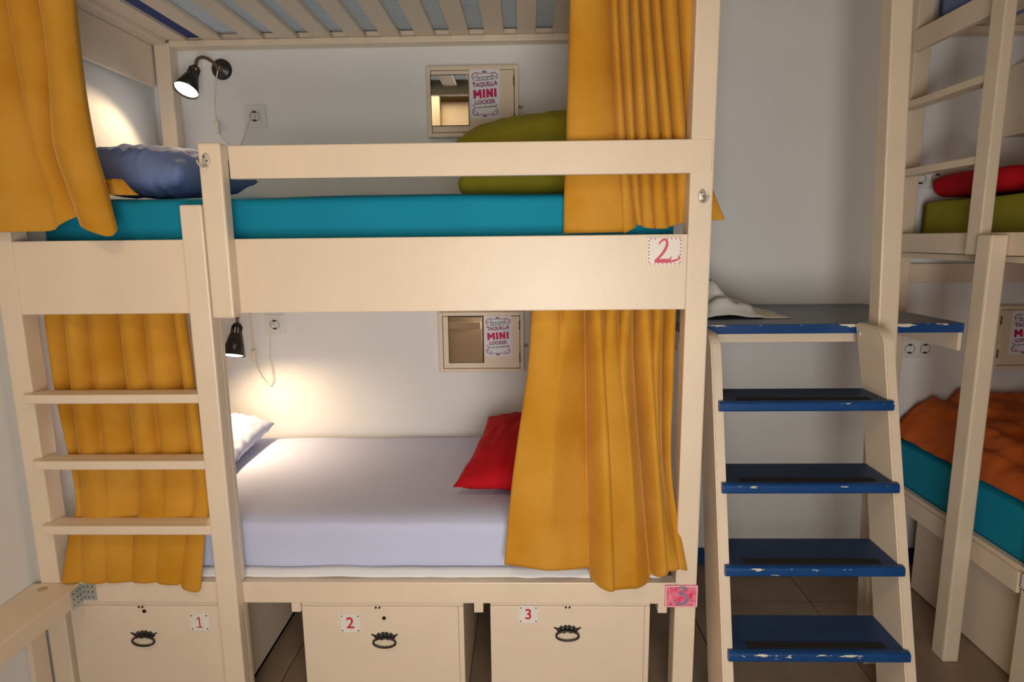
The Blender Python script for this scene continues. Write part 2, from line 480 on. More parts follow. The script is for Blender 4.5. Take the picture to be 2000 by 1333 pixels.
# top berth: ledge, slats, front board
box('ledge', 0.087, 1.941, 0.860, 0.918, 2.244, 2.2675, CREAM, BED, 0.002)
box('rear_rail', 0.087, 1.941, 0.888, 0.918, 2.268, 2.34, CREAM, BED, 0.002)
box('top_board', 0.06, 1.941, 0.0, 0.026, 2.235, 2.42, CREAM, BED, 0.003)
for a, b in ((0.0795, 0.158), (0.226, 0.296), (0.394, 0.466), (0.531, 0.603), (0.667, 0.738), (0.804, 0.872), (0.937, 1.010), (1.073, 1.147), (1.210, 1.282), (1.344, 1.419), (1.471, 1.542), (1.608, 1.680), (1.745, 1.815), (1.88, 1.938)):
    box('slat', a, b, 0.030, 0.887, 2.268, 2.286, CREAM, BED, 0.002)
# pierced plaque on the front board: a red 2 in a dotted border
def plaque(parent, x0, x1, z0, z1, y, mt, lbl):
    p = box('number_plaque', x0, x1, y - 0.004, y, z0, z1, mt, parent, 0.0015)
    return lab(p, lbl)
pq = plaque(BED, 1.828, 1.926, 1.399, 1.477, 0.0, PLAQUE, 'white plaque with a red swan-like 2 and dotted border')
def ribbon(name, strokes, y, mt, parent):
    """flat painted strokes on a vertical face: each stroke is (points (x,z), widths)"""
    bm = bmesh.new()
    for si, (pts, wd) in enumerate(strokes):
        c = catmull([(p[0], 0, p[1]) for p in pts], 6)
        n = len(c); L = []; Rr = []
        for i, p in enumerate(c):
            t = (c[min(i + 1, n - 1)] - c[max(i - 1, 0)]).normalized()
            nn = Vector((-t.z, 0, t.x))
            f = i / (n - 1)
            if isinstance(wd, (list, tuple)):
                g = f * (len(wd) - 1); k = min(int(g), len(wd) - 2); ww = wd[k] + (wd[k + 1] - wd[k]) * (g - k)
            else: ww = wd
            L.append(bm.verts.new((p.x + nn.x * ww / 2, y - si * 4e-5, p.z + nn.z * ww / 2)))
            Rr.append(bm.verts.new((p.x - nn.x * ww / 2, y - si * 4e-5, p.z - nn.z * ww / 2)))
        for i in range(n - 1): bm.faces.new((L[i], L[i + 1], Rr[i + 1], Rr[i]))
    bmesh.ops.recalc_face_normals(bm, faces=bm.faces)
    return link(name, from_bm(bm, name, mt), parent)
X, Z = 1.828, 1.399
ribbon('painted_number', [([(X + .034, Z + .058), (X + .040, Z + .067), (X + .050, Z + .071), (X + .056, Z + .062), (X + .052, Z + .046), (X + .040, Z + .028), (X + .024, Z + .012)], [.003, .005, .006, .007, .008, .007, .006]),
                          ([(X + .023, Z + .013), (X + .045, Z + .0145), (X + .062, Z + .016), (X + .070, Z + .025)], [.008, .008, .006, .001]),
                          ([(X + .024, Z + .0105), (X + .055, Z + .0105), (X + .075, Z + .013), (X + .088, Z + .018), (X + .089, Z + .024), (X + .085, Z + .028)], [.005, .006, .006, .005, .004, .001])], -0.0047, PINKINK, pq)
dots = []
for i in range(8):
    dots.append(([(X + .010 + i * .0112, Z + .005), (X + .013 + i * .0112, Z + .005)], .003))
    if i not in (2, 3): dots.append(([(X + .010 + i * .0112, Z + .073), (X + .0135 + i * .0112, Z + .0735)], .003))
for i in range(7):
    dots.append(([(X + .005, Z + .010 + i * .0095), (X + .0085, Z + .0105 + i * .0095)], .003))
    dots.append(([(X + .0905, Z + .010 + i * .0095), (X + .094, Z + .0105 + i * .0095)], .003))
ribbon('dotted_border', dots, -0.0046, REDINK, pq)
pq = plaque(BED, 1.909, 2.007, 0.375, 0.447, 0.0, PLAQRED, 'pink and red plaque with a violet number 3')
X, Z = 1.909, 0.375
ribbon('painted_number', [([(X + .034, Z + .063), (X + .050, Z + .066), (X + .062, Z + .062), (X + .050, Z + .050), (X + .046, Z + .044), (X + .060, Z + .040), (X + .068, Z + .028), (X + .058, Z + .014), (X + .042, Z + .011), (X + .028, Z + .022)], [.004, .007, .007, .006, .006, .008, .009, .009, .008, .004])], -0.0047, SLATEINK, pq)
fr = [([(X + .003, Z + .003), (X + .095, Z + .003)], .003), ([(X + .003, Z + .069), (X + .095, Z + .069)], .004), ([(X + .003, Z + .003), (X + .003, Z + .069)], .004), ([(X + .095, Z + .003), (X + .095, Z + .069)], .004)]
for i in range(9):
    a = random.random(); fr.append(([(X + .008 + .008 * random.random(), Z + .008 + i * .006), (X + .011 + .008 * random.random(), Z + .009 + i * .006)], .002))
    fr.append(([(X + .082 + .008 * random.random(), Z + .008 + i * .006), (X + .085 + .008 * random.random(), Z + .009 + i * .006)], .002))
ribbon('painted_border', fr, -0.0046, mat('pale_pink_ink', (0.85, 0.55, 0.58), 0.6), pq)

def coat_hook(parent, x, y, z, face=1):
    bm = bmesh.new()
    bm_lathe(bm, [(0, 0.0032), (0.0085, 0.003), (0.0105, 0.0018), (0.011, 0.0)], (0, 0, 0), (0, -1, 0), 20)
    for v in bm.verts: v.co.z *= 1.75
    ca, sa = math.cos(0.12 * face), math.sin(0.12 * face)
    for v in bm.verts: v.co = Vector((x + v.co.x, y + v.co.y, z + v.co.z))
    h = link('coat_hook', from_bm(bm, 'coat_hook', HOOKM, True), parent); lab(h, 'oval chrome coat hook')
    tube('hook_arm', [(x + .003 * face, y - .003, z - .012), (x, y - .014, z - .018), (x - .008 * face, y - .022, z - .014), (x - .012 * face, y - .024, z - .002)], [.0026] * 19, HOOKM, h, 6)
    for dx, dz in ((-.003, .009), (.004, -.002)):
        lathe('screw', [(0, .0015), (.0022, .001), (.0024, 0)], (x + dx, y - .004, z + dz), (0, -1, 0), BLACK, h, 10)
coat_hook(BED, 0.654, -0.045, 1.690, 1)
coat_hook(BED, 1.974, 0.0, 1.585, -1)

# ------------------------------------------------------------------ bedding of the main bunk
mu = mattress('mattress', 0.085, 1.930, 0.080, 0.880, 1.396, 1.606, TEAL, 'mattress in a teal fitted sheet behind the number 2 plaque', 1)
ml = mattress('mattress', 0.085, 1.905, 0.058, 0.890, 0.429, 0.626, LAV, 'mattress in a lavender sheet on the bottom berth with the red pillow', 5, r=0.035, sag=0.010)
def valance():
    rows = []
    n = 90
    for j, (yy, zz) in enumerate(((0.053, 0.474), (0.040, 0.468), (0.030, 0.460), (0.026, 0.4545))):
        r = []
        for i in range(n + 1):
            x = 0.10 + (1.90 - 0.10) * i / n
            k = noise.noise(Vector((x * 6, 0, 3))); k2 = noise.noise(Vector((x * 17, j, 8)))
            r.append(Vector((x, yy - 0.003 * j * (0.5 + k2) * .5, zz + (0.006 * k if j == 0 else 0.0) + (0.006 * max(0, k) if j == 3 else 0))))
        rows.append(r)
    return rows
o = link('sheet_hem', grid_mesh('sheet_hem', valance(), WHITEC), ml); solidify(o, 0.003); lab(o, 'white under-sheet edge')
mt_ = mattress('mattress', 0.09, 1.93, 0.075, 0.885, 2.2875, 2.45, TICK, 'pale striped mattress showing between the ceiling slats', 9, r=0.02, sag=0.002)
lab(box('sheet_corner', 0.160, 0.224, 0.20, 0.87, 2.279, 2.287, FABRICN, mt_, 0.002), 'navy sheet corner')

pillow('pillow', (0.232, 0.50, 1.704), (0.205, 0.28, 0.100), (0.06, 0.05, 0.0), BLUEP, 'blue pillow at the lamp end of the teal mattress', seed=2, wr=0.020, ruck=6, pw=3.4)
pillow('pillow', (1.585, 0.44, 0.712), (0.295, 0.28, 0.080), (0.14, -0.02, -0.16), REDP, 'bright red pillow lying against the lower gold curtain', seed=11, wr=0.020)
pillow('pillow', (0.215, 0.64, 0.692), (0.195, 0.20, 0.080), (0.06, 0.05, 0.04), GREYP, 'pale lavender pillow half hidden behind the ladder post', seed=5, wr=0.022, ruck=7)
# folded olive blanket: two soft layers
def folded(name, layers, mt, label, cat, group=None):
    bm = bmesh.new()
    for (x0, x1, y0, y1, z0, z1, sd) in layers:
        b2 = bmesh.new(); bm_box(b2, x0, x1, y0, y1, z0, z1)
        bmesh.ops.subdivide_edges(b2, edges=b2.edges, cuts=17, use_grid_fill=True)
        r = min(0.045, (z1 - z0) * 0.48)
        for v in b2.verts:
            p = v.co
            q = Vector((min(max(p.x, x0 + r), x1 - r), min(max(p.y, y0 + r), y1 - r), min(max(p.z, z0 + r), z1 - r)))
            d = p - q
            if d.length > r: p = q + d.normalized() * r
            k = noise.noise(Vector((p.x * 5 + sd, p.y * 5, p.z * 6))); k2 = noise.noise(Vector((p.x * 14 + sd, p.y * 4, p.z * 10)))
            if p.z > z0 + 0.01: p.z += 0.016 * k * (p.z - z0) / (z1 - z0) + 0.004 * k2
            p.x += 0.010 * k2; p.y += 0.008 * k
            v.co = p
        me = bpy.data.meshes.new('t'); b2.to_mesh(me); b2.free(); bm.from_mesh(me); bpy.data.meshes.remove(me)
    return tag(link(name, from_bm(bm, name, mt, True)), label, cat, group)
folded('blanket', [(1.275, 1.85, 0.34, 0.84, 1.612, 1.692, 3)], OLIVE, 'folded olive green blanket at the curtain end of the teal mattress', 'blanket')
pillow('pillow', (1.60, 0.58, 1.797), (0.345, 0.28, 0.108), (0.03, -0.09, 0.0), OLIVE, 'plump olive green pillow in front of the upper mini locker', seed=21, wr=0.013, pw=3.2)

# ------------------------------------------------------------------ curtains
G = 'gold velvet bunk curtains'
# bottom berth, red pillow end
LR = [
    ([1.511, 1.600, 1.668, 1.722, 1.768, 1.814, 1.858, 1.898, 1.932], [.066, .076, .098, .085, .095, .098, .090, .098, .075], 1.300, [.034, .044, .050, .050, .054, .050, .050, .040], None),
    ([1.512, 1.598, 1.670, 1.722, 1.766, 1.814, 1.860, 1.898, 1.930], [.058, .048, .098, .062, .074, .098, .074, .095, .072], 1.235, [.020, .024, .052, .034, .046, .050, .044, .034], None),
    ([1.500, 1.588, 1.672, 1.724, 1.772, 1.820, 1.864, 1.899, 1.928], [.046, .018, .095, .018, .030, .095, .034, .090, .062], 1.08, [.010, .010, .044, .008, .020, .042, .024, .024], None),
    ([1.455, 1.568, 1.676, 1.740, 1.800, 1.845, 1.884, 1.908, 1.926], [.022, -.014, .072, -.016, -.004, .074, -.004, .060, .034], 0.78, [.004, .006, .044, .002, .014, .044, .008, .012], None),
    ([1.428, 1.557, 1.684, 1.752, 1.812, 1.868, 1.910, 1.945, 1.969], [-.006, -.026, .016, -.046, -.036, .012, -.030, -.024, -.016], [.515, .507, .495, .457, .455, .480, .510, .512, .503], [.002, .004, .030, .0, .008, .026, .004, .004], None),
]
def doubled(lv):      # the cloth laps over itself at the two deep folds, so the hem steps there
    V, D, Zv, B, Zo = lv
    V = V[:3] + [V[2] + .004] + V[3:5] + [V[5] - .004] + V[5:]
    D = D[:3] + [D[2]] + D[3:5] + [D[5]] + D[5:]
    B = B[:2] + [0] + B[2:5] + [0] + B[5:]
    if isinstance(Zv, list): Zv = Zv[:3] + [.460] + Zv[3:5] + [.455] + Zv[5:]
    return (V, D, Zv, B, Zo)
curtain('curtain', [doubled(l) for l in LR], 'gold velvet curtain hanging at the red pillow end of the bottom berth', G, seed=1, soft=(1, 4, 5, 8))
# upper berth, bunched by the post
UD = [.066, .084, .086, .088, .088, .088, .088, .090, .092]
curtain('curtain', [
    ([1.623, 1.727, 1.746, 1.774, 1.800, 1.829, 1.856, 1.905, 1.955], UD, 2.262, [.030, .040, .052, .054, .054, .054, .054, .050], None),
    ([1.621, 1.729, 1.749, 1.779, 1.805, 1.834, 1.861, 1.908, 1.957], UD, 2.10, [.030, .038, .052, .054, .054, .054, .054, .050], None),
    ([1.613, 1.752, 1.777, 1.802, 1.836, 1.870, 1.903, 1.943, 1.975], [.062, .082, .086, .088, .088, .088, .088, .090, .092], 1.76, [.024, .034, .048, .052, .052, .052, .050, .040], None),
    ([1.607, 1.765, 1.795, 1.818, 1.852, 1.888, 1.920, 1.965, 2.026], [.056, .060, .066, .070, .066, .068, .072, .074, .074], 1.60, [.010, .018, .026, .022, .024, .026, .018, .006], None),
    ([1.605, 1.772, 1.811, 1.828, 1.862, 1.900, 1.932, 1.985, 2.060], [.052, .052, .070, .068, .060, .060, .072, .072, .070], [1.489, 1.491, 1.512, 1.508, 1.503, 1.504, 1.514, 1.518, 1.523], [.006, .014, .010, .012, .014, .018, .008, .002], [0, -.006, 0, -.004, -.004, 0, 0, 0]),
], 'gold velvet curtain bunched above the number 2 plaque', G, wob=0.002, seed=4)
# upper berth, lamp end
ulc = curtain('curtain', [
    ([.012, .138, .217, .338], [.004, .016, .016, -.012], 2.23, [.040, .042, .050], None),
    ([.004, .142, .234, .332], [.002, .016, .018, -.014], 1.97, [.040, .046, .056], None),
    ([-.006, .160, .216, .344], [.000, .014, .018, -.018], 1.75, [.038, .040, .056], None),
    ([-.012, .182, .240, .368], [-.002, .004, .014, -.026], 1.625, [.032, .032, .052], None),
    ([-.015, .196, .266, .388], [-.004, -.006, .006, -.034], [1.513, 1.515, 1.556, 1.511], [.026, .024, .042], [-.005, -.004, -.024]),
], 'gold velvet curtain beside the lit wall lamp and blue pillow', G, seed=9)
rw = []
for j in range(9):
    v = j / 8; r_ = []
    for i in range(9):
        u = i / 8
        xa = .325; xb = .350 + .046 * v ** .8
        r_.append(Vector((xa + (xb - xa) * u, .035 + .028 * u + .006 * math.sin(9 * u + 4 * v), 1.652 - .042 * v + .004 * u * (1 - v))))
    rw.append(r_)
tk = link('tucked_corner', grid_mesh('tucked_corner', rw, VELVET), ulc); solidify(tk, .003)
# bottom berth, behind the ladder
curtain('curtain', [
    ([.066, .120, .196, .278, .362, .443, .486], [.085, .120, .096, .122, .100, .120, .080], 1.300, [.036, .062, .050, .062, .050, .040], None),
    ([.068, .112, .194, .279, .366, .452, .498], [.085, .116, .088, .120, .092, .116, .078], 1.05, [.036, .060, .046, .060, .046, .036], None),
    ([.105, .121, .204, .293, .382, .470, .522], [.060, .062, .050, .072, .052, .066, .054], 0.72, [.012, .024, .012, .026, .014, .014], None),
    ([.090, .124, .205, .285, .372, .455, .515], [.030, .030, .022, .034, .024, .030, .026], 0.60, [.004, .012, .004, .012, .006, .006], None),
    ([.068, .130, .210, .284, .362, .440, .503], [-.002, .0, -.002, .0, -.002, -.002, -.006], [.452, .453, .453, .455, .453, .448, .437], [.008, .012, .010, .012, .012, .012], [0, 0, 0, 0, 0, -.010]),
], 'gold velvet curtain hanging behind the ladder rungs', G, seed=14, soft=(2, 4))

# ------------------------------------------------------------------ wall lamps
BULB = emit('warm_bulb', (1.0, 0.90, 0.74), 14)
def wall_lamp(base, neck, top, rim, cord, sw, plug, label, power, spot=140, aim=(0, 0, 0), blend=.5):
    t = thing('wall_lamp', base, label, 'lamp', 'gooseneck reading lamps')
    b = Vector(base)
    lathe('base', [(0, .022), (.012, .021), (.016, .016), (.034, .014), (.040, .008), (.041, 0)], b, (0, -1, 0), BLACK, t)
    lathe('collar', [(0, .034), (.009, .033), (.012, .022), (.013, .02)], b, (0, -1, 0), BRONZE, t, 20)
    tube('gooseneck', neck, .0065, BRONZE, t, 10, 10)
    top = Vector(top); rim = Vector(rim); ax = (rim - top); L = ax.length; ax.normalize()
    # vented shade: collar with slots, then an open cone
    bm = bmesh.new()
    bm_lathe(bm, [(.0065, -.004), (.014, 0.0), (.0175, .006), (.0185, .012)], top, ax, 36)
    bm_lathe(bm, [(.0195, .040), (.024, .044), (.046, L), (.0445, L), (.0225, .046), (.018, .042), (.0195, .040)], top, ax, 36)
    s = ax.orthogonal().normalized(); u = ax.cross(s)
    for k in range(10):
        a = 2 * PI * k / 10
        d = s * math.cos(a) + u * math.sin(a)
        bm_tube(bm, [top + ax * .010 + d * .0182, top + ax * .042 + d * .0195], .0032, 6)
    link('shade', from_bm(bm, 'shade', BLACK, True), t)
    lathe('bulb', [(0, .0), (.02, .002), (.034, .008), (.040, .016), (.0425, .022), (.03, .022 + .008), (0, .034)], top + ax * (L - .030), ax, BULB, t, 28)
    tube('cord', cord, .0028, CORD, t, 6, 6)
    sw = Vector(sw)
    box('switch', sw.x - .009, sw.x + .009, sw.y - .010, sw.y + .006, sw.z - .026, sw.z + .026, CORD, t, .004)
    lathe('plug', [(0, .026), (.005, .025), (.0075, .010), (.008, .0)], plug, (0, -1, 0), PLASTIC, t, 20)
    d = bpy.data.lights.new('lamp_glow', 'SPOT'); d.energy = power; d.color = (1.0, 0.71, 0.40)
    d.spot_size = math.radians(spot); d.spot_blend = blend; d.shadow_soft_size = 0.035
    lo = bpy.data.objects.new('lamp_glow', d); COL.objects.link(lo); lo.parent = t
    lo.location = rim + ax * .008 - b
    lo.rotation_euler = (ax + Vector(aim)).to_track_quat('-Z', 'Y').to_euler()
    return t
C1 = [(0.257, 0.900, 2.165), (0.243, .905, 2.12), (0.229, .908, 2.041), (0.231, .906, 1.971), (0.236, .906, 1.924), (0.252, .908, 1.896), (0.276, .908, 1.871), (0.296, .908, 1.859), (0.319, .906, 1.870), (0.34, .902, 1.899), (0.362, .896, 1.95), (0.382, .894, 1.981)]
wall_lamp((0.265, W, 2.171), [(0.264, .892, 2.170), (0.255, .865, 2.185), (0.238, .835, 2.195), (0.222, .812, 2.182), (0.2165, .803, 2.150)],
          (0.2165, .803, 2.150), (0.201, .742, 2.050), C1, (0.233, .905, 1.945), (0.388, W - .006, 1.984), 'lit black gooseneck lamp above the blue pillow', 9, 122, (-.07, 0.02, 0), .4)
C2 = [(0.318, 0.900, 1.30), (0.300, .907, 1.24), (0.302, .907, 1.172), (0.305, .907, 1.087), (0.306, .907, 1.008), (0.312, .907, 0.951), (0.332, .907, 0.893), (0.363, .907, 0.854), (0.375, .907, 0.863), (0.383, .907, 0.893), (0.379, .906, 0.973), (0.388, .900, 1.064), (0.402, .893, 1.112)]
wall_lamp((0.330, W, 1.262), [(0.329, .892, 1.262), (0.330, .845, 1.288), (0.334, .785, 1.286), (0.337, .738, 1.230), (0.3348, .720, 1.151)],
          (0.3348, .720, 1.151), (0.3295, .675, 1.028), C2, (0.307, .905, 0.985), (0.404, W - .006, 1.118), 'lit black lamp shining down onto the lavender mattress', 21, 156, (.30, .36, 0), 1.0)

# ------------------------------------------------------------------ wall sockets
def socket_face(x, z, parent, y):
    lathe('well', [(.0215, .0005), (.0215, .002), (.0190, .002), (.0185, -.006), (0, -.006)], (x, y, z), (0, -1, 0), mat('socket_well', (0.30, 0.29, 0.28), 0.4), parent, 24, False)
    for dx in (-.0095, .0095): lathe('pin_hole', [(0, .0006), (.0028, .0006), (.0028, 0)], (x + dx, y + .0055, z), (0, -1, 0), HOLE, parent, 10, False)
    for s in (-1, 1): box('earth_clip', x - .007, x + .007, y - .003, y + .0055, z + s * .0165 - .0030, z + s * .0165 + .0030, BLACK, parent, 0)
def wall_socket(xs, z, hw, label, plugged=False):
    n = len(xs); x0 = xs[0] - hw; x1 = xs[-1] + hw
    t = thing('wall_socket', ((x0 + x1) / 2, W, z), label, 'socket')
    y = W - .009
    plate = boxes('plate', [(x0, x1, y + .001, W - .0002, z - hw, z + hw)], PLASTIC, t, .0025)
    bm = bmesh.new(); first = True
    for x in xs:
        box('insert', x - .028, x + .028, y - .001, y + .003, z - .028, z + .028, PLASTIC, t, .001)
        socket_face(x, z, t, y - .001)
    return t
wall_socket([0.3885], 1.985, .044, 'white wall socket powering the lamp over the blue pillow')
wall_socket([0.407], 1.120, .043, 'white wall socket powering the lower lamp')
wall_socket([3.134, 3.199], 0.995, .040, 'double white wall socket under the blue landing')
wall_socket([3.112, 3.178], 1.700, .038, 'double white wall socket behind the red pillow')

# ------------------------------------------------------------------ mini lockers
def poster(parent, x0, x1, z0, z1, y, tilt=0.07):
    p = box('poster', x0, x1, y - .0012, y, z0, z1, PAPER, parent, 0)
    lab(p, 'white paper sign reading TAQUILLA MINI LOCKER in a curly purple frame')
    wd = x1 - x0; h = z1 - z0; cx = (x0 + x1) / 2; yy = y - .0018
    def P(a, b): return (x0 + wd * a, z0 + h * b)
    text('lettering', 'TAQUILLA', h * .118, (cx, yy, z0 + h * .695), PURPLE, p, bold=.0008, rotz=tilt, sx=.95)
    ca, sa = math.cos(tilt), math.sin(tilt)
    def K(a, b):      # letter cell -> poster face, along the tilted base line
        dx = wd * a; dz = h * b + dx * 0.0
        return (cx + dx * ca - dz * sa, z0 + h * .51 + dx * sa + dz * ca)
    t_ = wd * .082; lo_, hi_ = -.088, .088
    st = [([K(-.355, lo_), K(-.350, hi_)], t_), ([K(-.345, hi_ - .02), K(-.255, -.03)], t_), ([K(-.255, -.03), K(-.165, hi_ - .02)], t_), ([K(-.160, hi_), K(-.150, lo_)], t_),
          ([K(-.035, lo_), K(-.030, hi_)], t_), ([K(.085, lo_), K(.090, hi_)], t_), ([K(.095, hi_ - .025), K(.225, lo_ + .025)], t_), ([K(.230, lo_), K(.235, hi_)], t_), ([K(.350, lo_), K(.355, hi_)], t_)]
    ribbon('lettering', st, yy, MAGENTA, p)
    text('lettering', 'LOCKER', h * .115, (cx, yy, z0 + h * .335), PURPLE, p, bold=.0007, rotz=tilt)
    text('lettering', 'Deja tus pequeñas', h * .052, (cx, yy, z0 + h * .845), DARKINK, p, bold=.0002, rotz=tilt)
    text('lettering', 'cosas de gran valor', h * .052, (cx + wd * .01, yy, z0 + h * .795), DARKINK, p, bold=.0002, rotz=tilt)
    text('lettering', 'for your small valuables', h * .050, (cx, yy, z0 + h * .235), DARKINK, p, bold=.0002, rotz=tilt)
    st = []
    ww = wd * .020
    for mx in (0, 1):
        for mz in (0, 1):
            def Q(a, b): return P(1 - a if mx else a, 1 - b if mz else b)
            st.append(([Q(.49, .075), Q(.36, .085), Q(.26, .07), Q(.15, .075), Q(.08, .115), Q(.075, .16), Q(.12, .175), Q(.16, .15), Q(.13, .125)], [ww, ww, ww, ww * 1.3, ww * 1.6, ww * 1.4, ww, ww, ww * .6]))
            st.append(([Q(.20, .075), Q(.25, .10), Q(.24, .13), Q(.20, .135)], [ww, ww * 1.3, ww, ww * .6]))
            st.append(([Q(.075, .13), Q(.09, .19), Q(.135, .23), Q(.13, .27), Q(.085, .275), Q(.08, .25)], [ww * .8, ww * .8, ww * .9, ww * 1.1, ww, ww * .5]))
    for mz in (0, 1):
        for a in (-.07, -.035, 0, .035, .07):
            f = 1 - abs(a) * 4
            st.append(([P(.49 + a * .35, 1 - .07 if mz else .07), P(.49 + a, (1 - .07 + .045 * f) if mz else (.07 - .045 * f))], [ww * .5, ww * 1.6]))
    ribbon('scroll_frame', st, y - .0015, PURPLE, p)
    return p

def mini_locker(x0, x1, z0, z1, label, mx, ps, depth=0.05, hinge='right'):
    yf = W - depth
    t = thing('mini_locker', ((x0 + x1) / 2, W, z0), label, 'locker', 'wall mini lockers')
    f = .016
    boxes('frame', [(x0, x0 + f, yf, W - .001, z0, z1), (x1 - f, x1, yf, W - .001, z0, z1), (x0 + f, x1 - f, yf, W - .001, z0, z0 + f), (x0 + f, x1 - f, yf, W - .001, z1 - f, z1)], CREAM2, t, .0015)
    g = .0022
    d = box('door', x0 + f + g, x1 - f - g, yf + .001, yf + .018, z0 + f + g, z1 - f - g, CREAM2, t, .0015)
    box('back_panel', x0 + f, x1 - f, W - .006, W - .001, z0 + f, z1 - f, HOLE, t, 0)
    if mx:
        a, b, c, e = mx
        mo = box('mirror', a, b, yf - .0025, yf + .0008, c, e, MIRROR, d, 0)
        q = .0022
        boxes('mirror_edge', [(a - q, a, yf - .003, yf + .0008, c - q, e + q), (b, b + q, yf - .003, yf + .0008, c - q, e + q), (a, b, yf - .003, yf + .0008, c - q, c), (a, b, yf - .003, yf + .0008, e, e + q)], HOLE, d, 0)
    if ps: poster(d, ps[0], ps[1], ps[2], ps[3], yf + .0009)
    s = 1 if hinge == 'right' else -1
    hx = x1 - f - g if s > 0 else x0 + f + g
    for hz in (z0 + (z1 - z0) * .25, z0 + (z1 - z0) * .78):
        h = tube('hinge', [(hx, yf - .001, hz - .018), (hx, yf - .001, hz + .018)], .003, BRONZE, t, 1, 8)
    # turn latch on the side of the box
    zz = (z0 + z1) / 2 - .02; xe = x1 if s > 0 else x0
    lathe('latch', [(0, .016), (.005, .015), (.006, .010), (.0035, .008), (.0035, .003), (.009, .002), (.009, -.001)], (xe, yf + .022, zz), (s, 0, 0), CHROME, t, 14)
    return t
mini_locker(1.108, 1.474, 1.886, 2.157, 'mini locker with mirror and sign above the plump olive pillow', (1.125, 1.273, 1.930, 2.121), (1.281, 1.399, 1.955, 2.142))
mini_locker(1.126, 1.488, 0.912, 1.172, 'mini locker with mirror and sign on the wall above the red pillow', (1.169, 1.315, 0.956, 1.152), (1.320, 1.436, 0.981, 1.176 - .02 + .0))
mini_locker(3.455, 3.825, 0.912, 1.180, 'mini locker with sign above the orange blanket', (3.66, 3.80, .955, 1.14), (3.520, 3.640, 0.975, 1.158), hinge='left')
mini_locker(3.425, 3.80, 1.860, 2.130, 'mini locker above the red pillow at the picture edge', (3.455, 3.60, 1.90, 2.09), (3.615, 3.735, 1.92, 2.11), depth=0.10)

# ------------------------------------------------------------------ numbered storage lockers
def drop_handle(parent, x, y, z):
    bm = bmesh.new()
    for dx, r, dz in ((-.026, .007, .002), (-.013, .0085, .004), (0, .010, .006), (.013, .0085, .004), (.026, .007, .002), (-.019, .0055, .010), (.019, .0055, .010), (-.006, .0055, .013), (.006, .0055, .013), (-.010, .006, -.004), (.010, .006, -.004)):
        bm_lathe(bm, [(0, .005), (r * .7, .004), (r, .0015), (r, 0)], (x + dx, y, z + dz), (0, -1, 0), 12)
    for s in (-1, 1):
        bm_tube(bm, [Vector((x + s * .030, y - .002, z + .004)), Vector((x + s * .037, y - .003, z + .010)), Vector((x + s * .042, y - .003, z + .011))], [.003, .0025, .001], 6)
    h = link('drop_handle', from_bm(bm, 'drop_handle', BLACK, True), parent); lab(h, 'black wrought drop handle')
    pts = [Vector((x + .035 * math.cos(a), y - .010, z - .013 + .016 * math.sin(a))) for a in [2 * PI * k / 28 for k in range(28)]]
    bm = bmesh.new(); bm_tube(bm, pts, .0030, 8, True)
    link('ring', from_bm(bm, 'ring', BLACK, True), h)

def number_plate(parent, x0, x1, z0, z1, y, s):
    p = box('number_plate', x0, x1, y - .003, y, z0, z1, PLAQUE, parent, .001)
    lab(p, 'white number plate with a red %s' % s)
    if s == '1':
        xc = (x0 + x1) / 2; zc = (z0 + z1) / 2
        ribbon('painted_number', [([(xc - .008, zc + .010), (xc - .001, zc + .017)], .003), ([(xc + .000, zc + .018), (xc + .001, zc - .017)], .004), ([(xc - .010, zc - .017), (xc + .010, zc - .017)], .003)], y - .0036, REDINK, p)
    else:
        text('painted_number', s, (z1 - z0) * .82, ((x0 + x1) / 2, y - .0036, (z0 + z1) / 2), REDINK, p, bold=.0006)
    for a in (x0 + .007, x1 - .007):
        for c in (z0 + .007, z1 - .007):
            lathe('screw', [(0, .002), (.0018, .0015), (.0022, 0)], (a, y - .003, c), (0, -1, 0), BLACK, p, 8)

def storage_locker(x0, x1, n, plate, hx, hz, hole, label, zt=0.378):
    t = thing('storage_locker', ((x0 + x1) / 2, .4, 0), label, 'locker', 'numbered storage lockers')
    yf = 0.010; yb = 0.80
    boxes('carcass', [(x0, x1, yf + .016, yb, .006, .022), (x0, x0 + .016, yf + .016, yb, .022, zt - .014), (x1 - .016, x1, yf + .0005, yb, .006, zt - .014), (x0 + .016, x1 - .016, yb - .016, yb, .022, zt - .014)], CREAM2, t, .002)
    box('lid', x0, x1, yf + .002, yb, zt - .0135, zt - .0305 + .030, CREAM2, t, .002)
    f = box('front', x0, x1 - .0165, yf, yf + .0155, .006, zt - .014, CREAM2, t, .002)
    number_plate(f, *plate, yf, n)
    drop_handle(f, hx, yf, hz)
    if hole: lathe('keyhole', [(0, .0006), (.0045, .0006), (.0045, .002), (.0060, .0015), (.0060, -.001)], (hole[0], yf, hole[1]), (0, -1, 0), HOLE, f, 18, False)
    lx = hx if n != '2' else hx - .018
    boxes('hasp', [(lx - .012, lx + .012, yf - .003, yf, zt - .019, zt - .010)], CREAM2, f, .001)
    bm = bmesh.new()
    for dx in (-.005, .006): bm_lathe(bm, [(0, .004), (.003, .003), (.0035, 0)], (lx + dx, yf - .003, zt - .0145), (0, -1, 0), 10)
    link('hasp_screw', from_bm(bm, 'hasp_screw', BLACK, True), f)
    # feet
    for a in (x0 + .03, x1 - .03):
        for b in (yf + .06, yb - .06):
            box('foot', a - .015, a + .015, b - .015, b + .015, 0.0, .006, BLACK, t, 0)
    return t
storage_locker(0.072, 0.565, '1', (0.448, 0.509, 0.283, 0.342), 0.299, 0.264, (0.307, 0.348), 'cream storage locker with number plate 1 under the ladder end', 0.379)
storage_locker(0.800, 1.300, '2', (0.917, 0.981, 0.279, 0.342), 1.054, 0.262, (1.054, 0.327), 'cream storage locker with number plate 2 in the middle', 0.379)
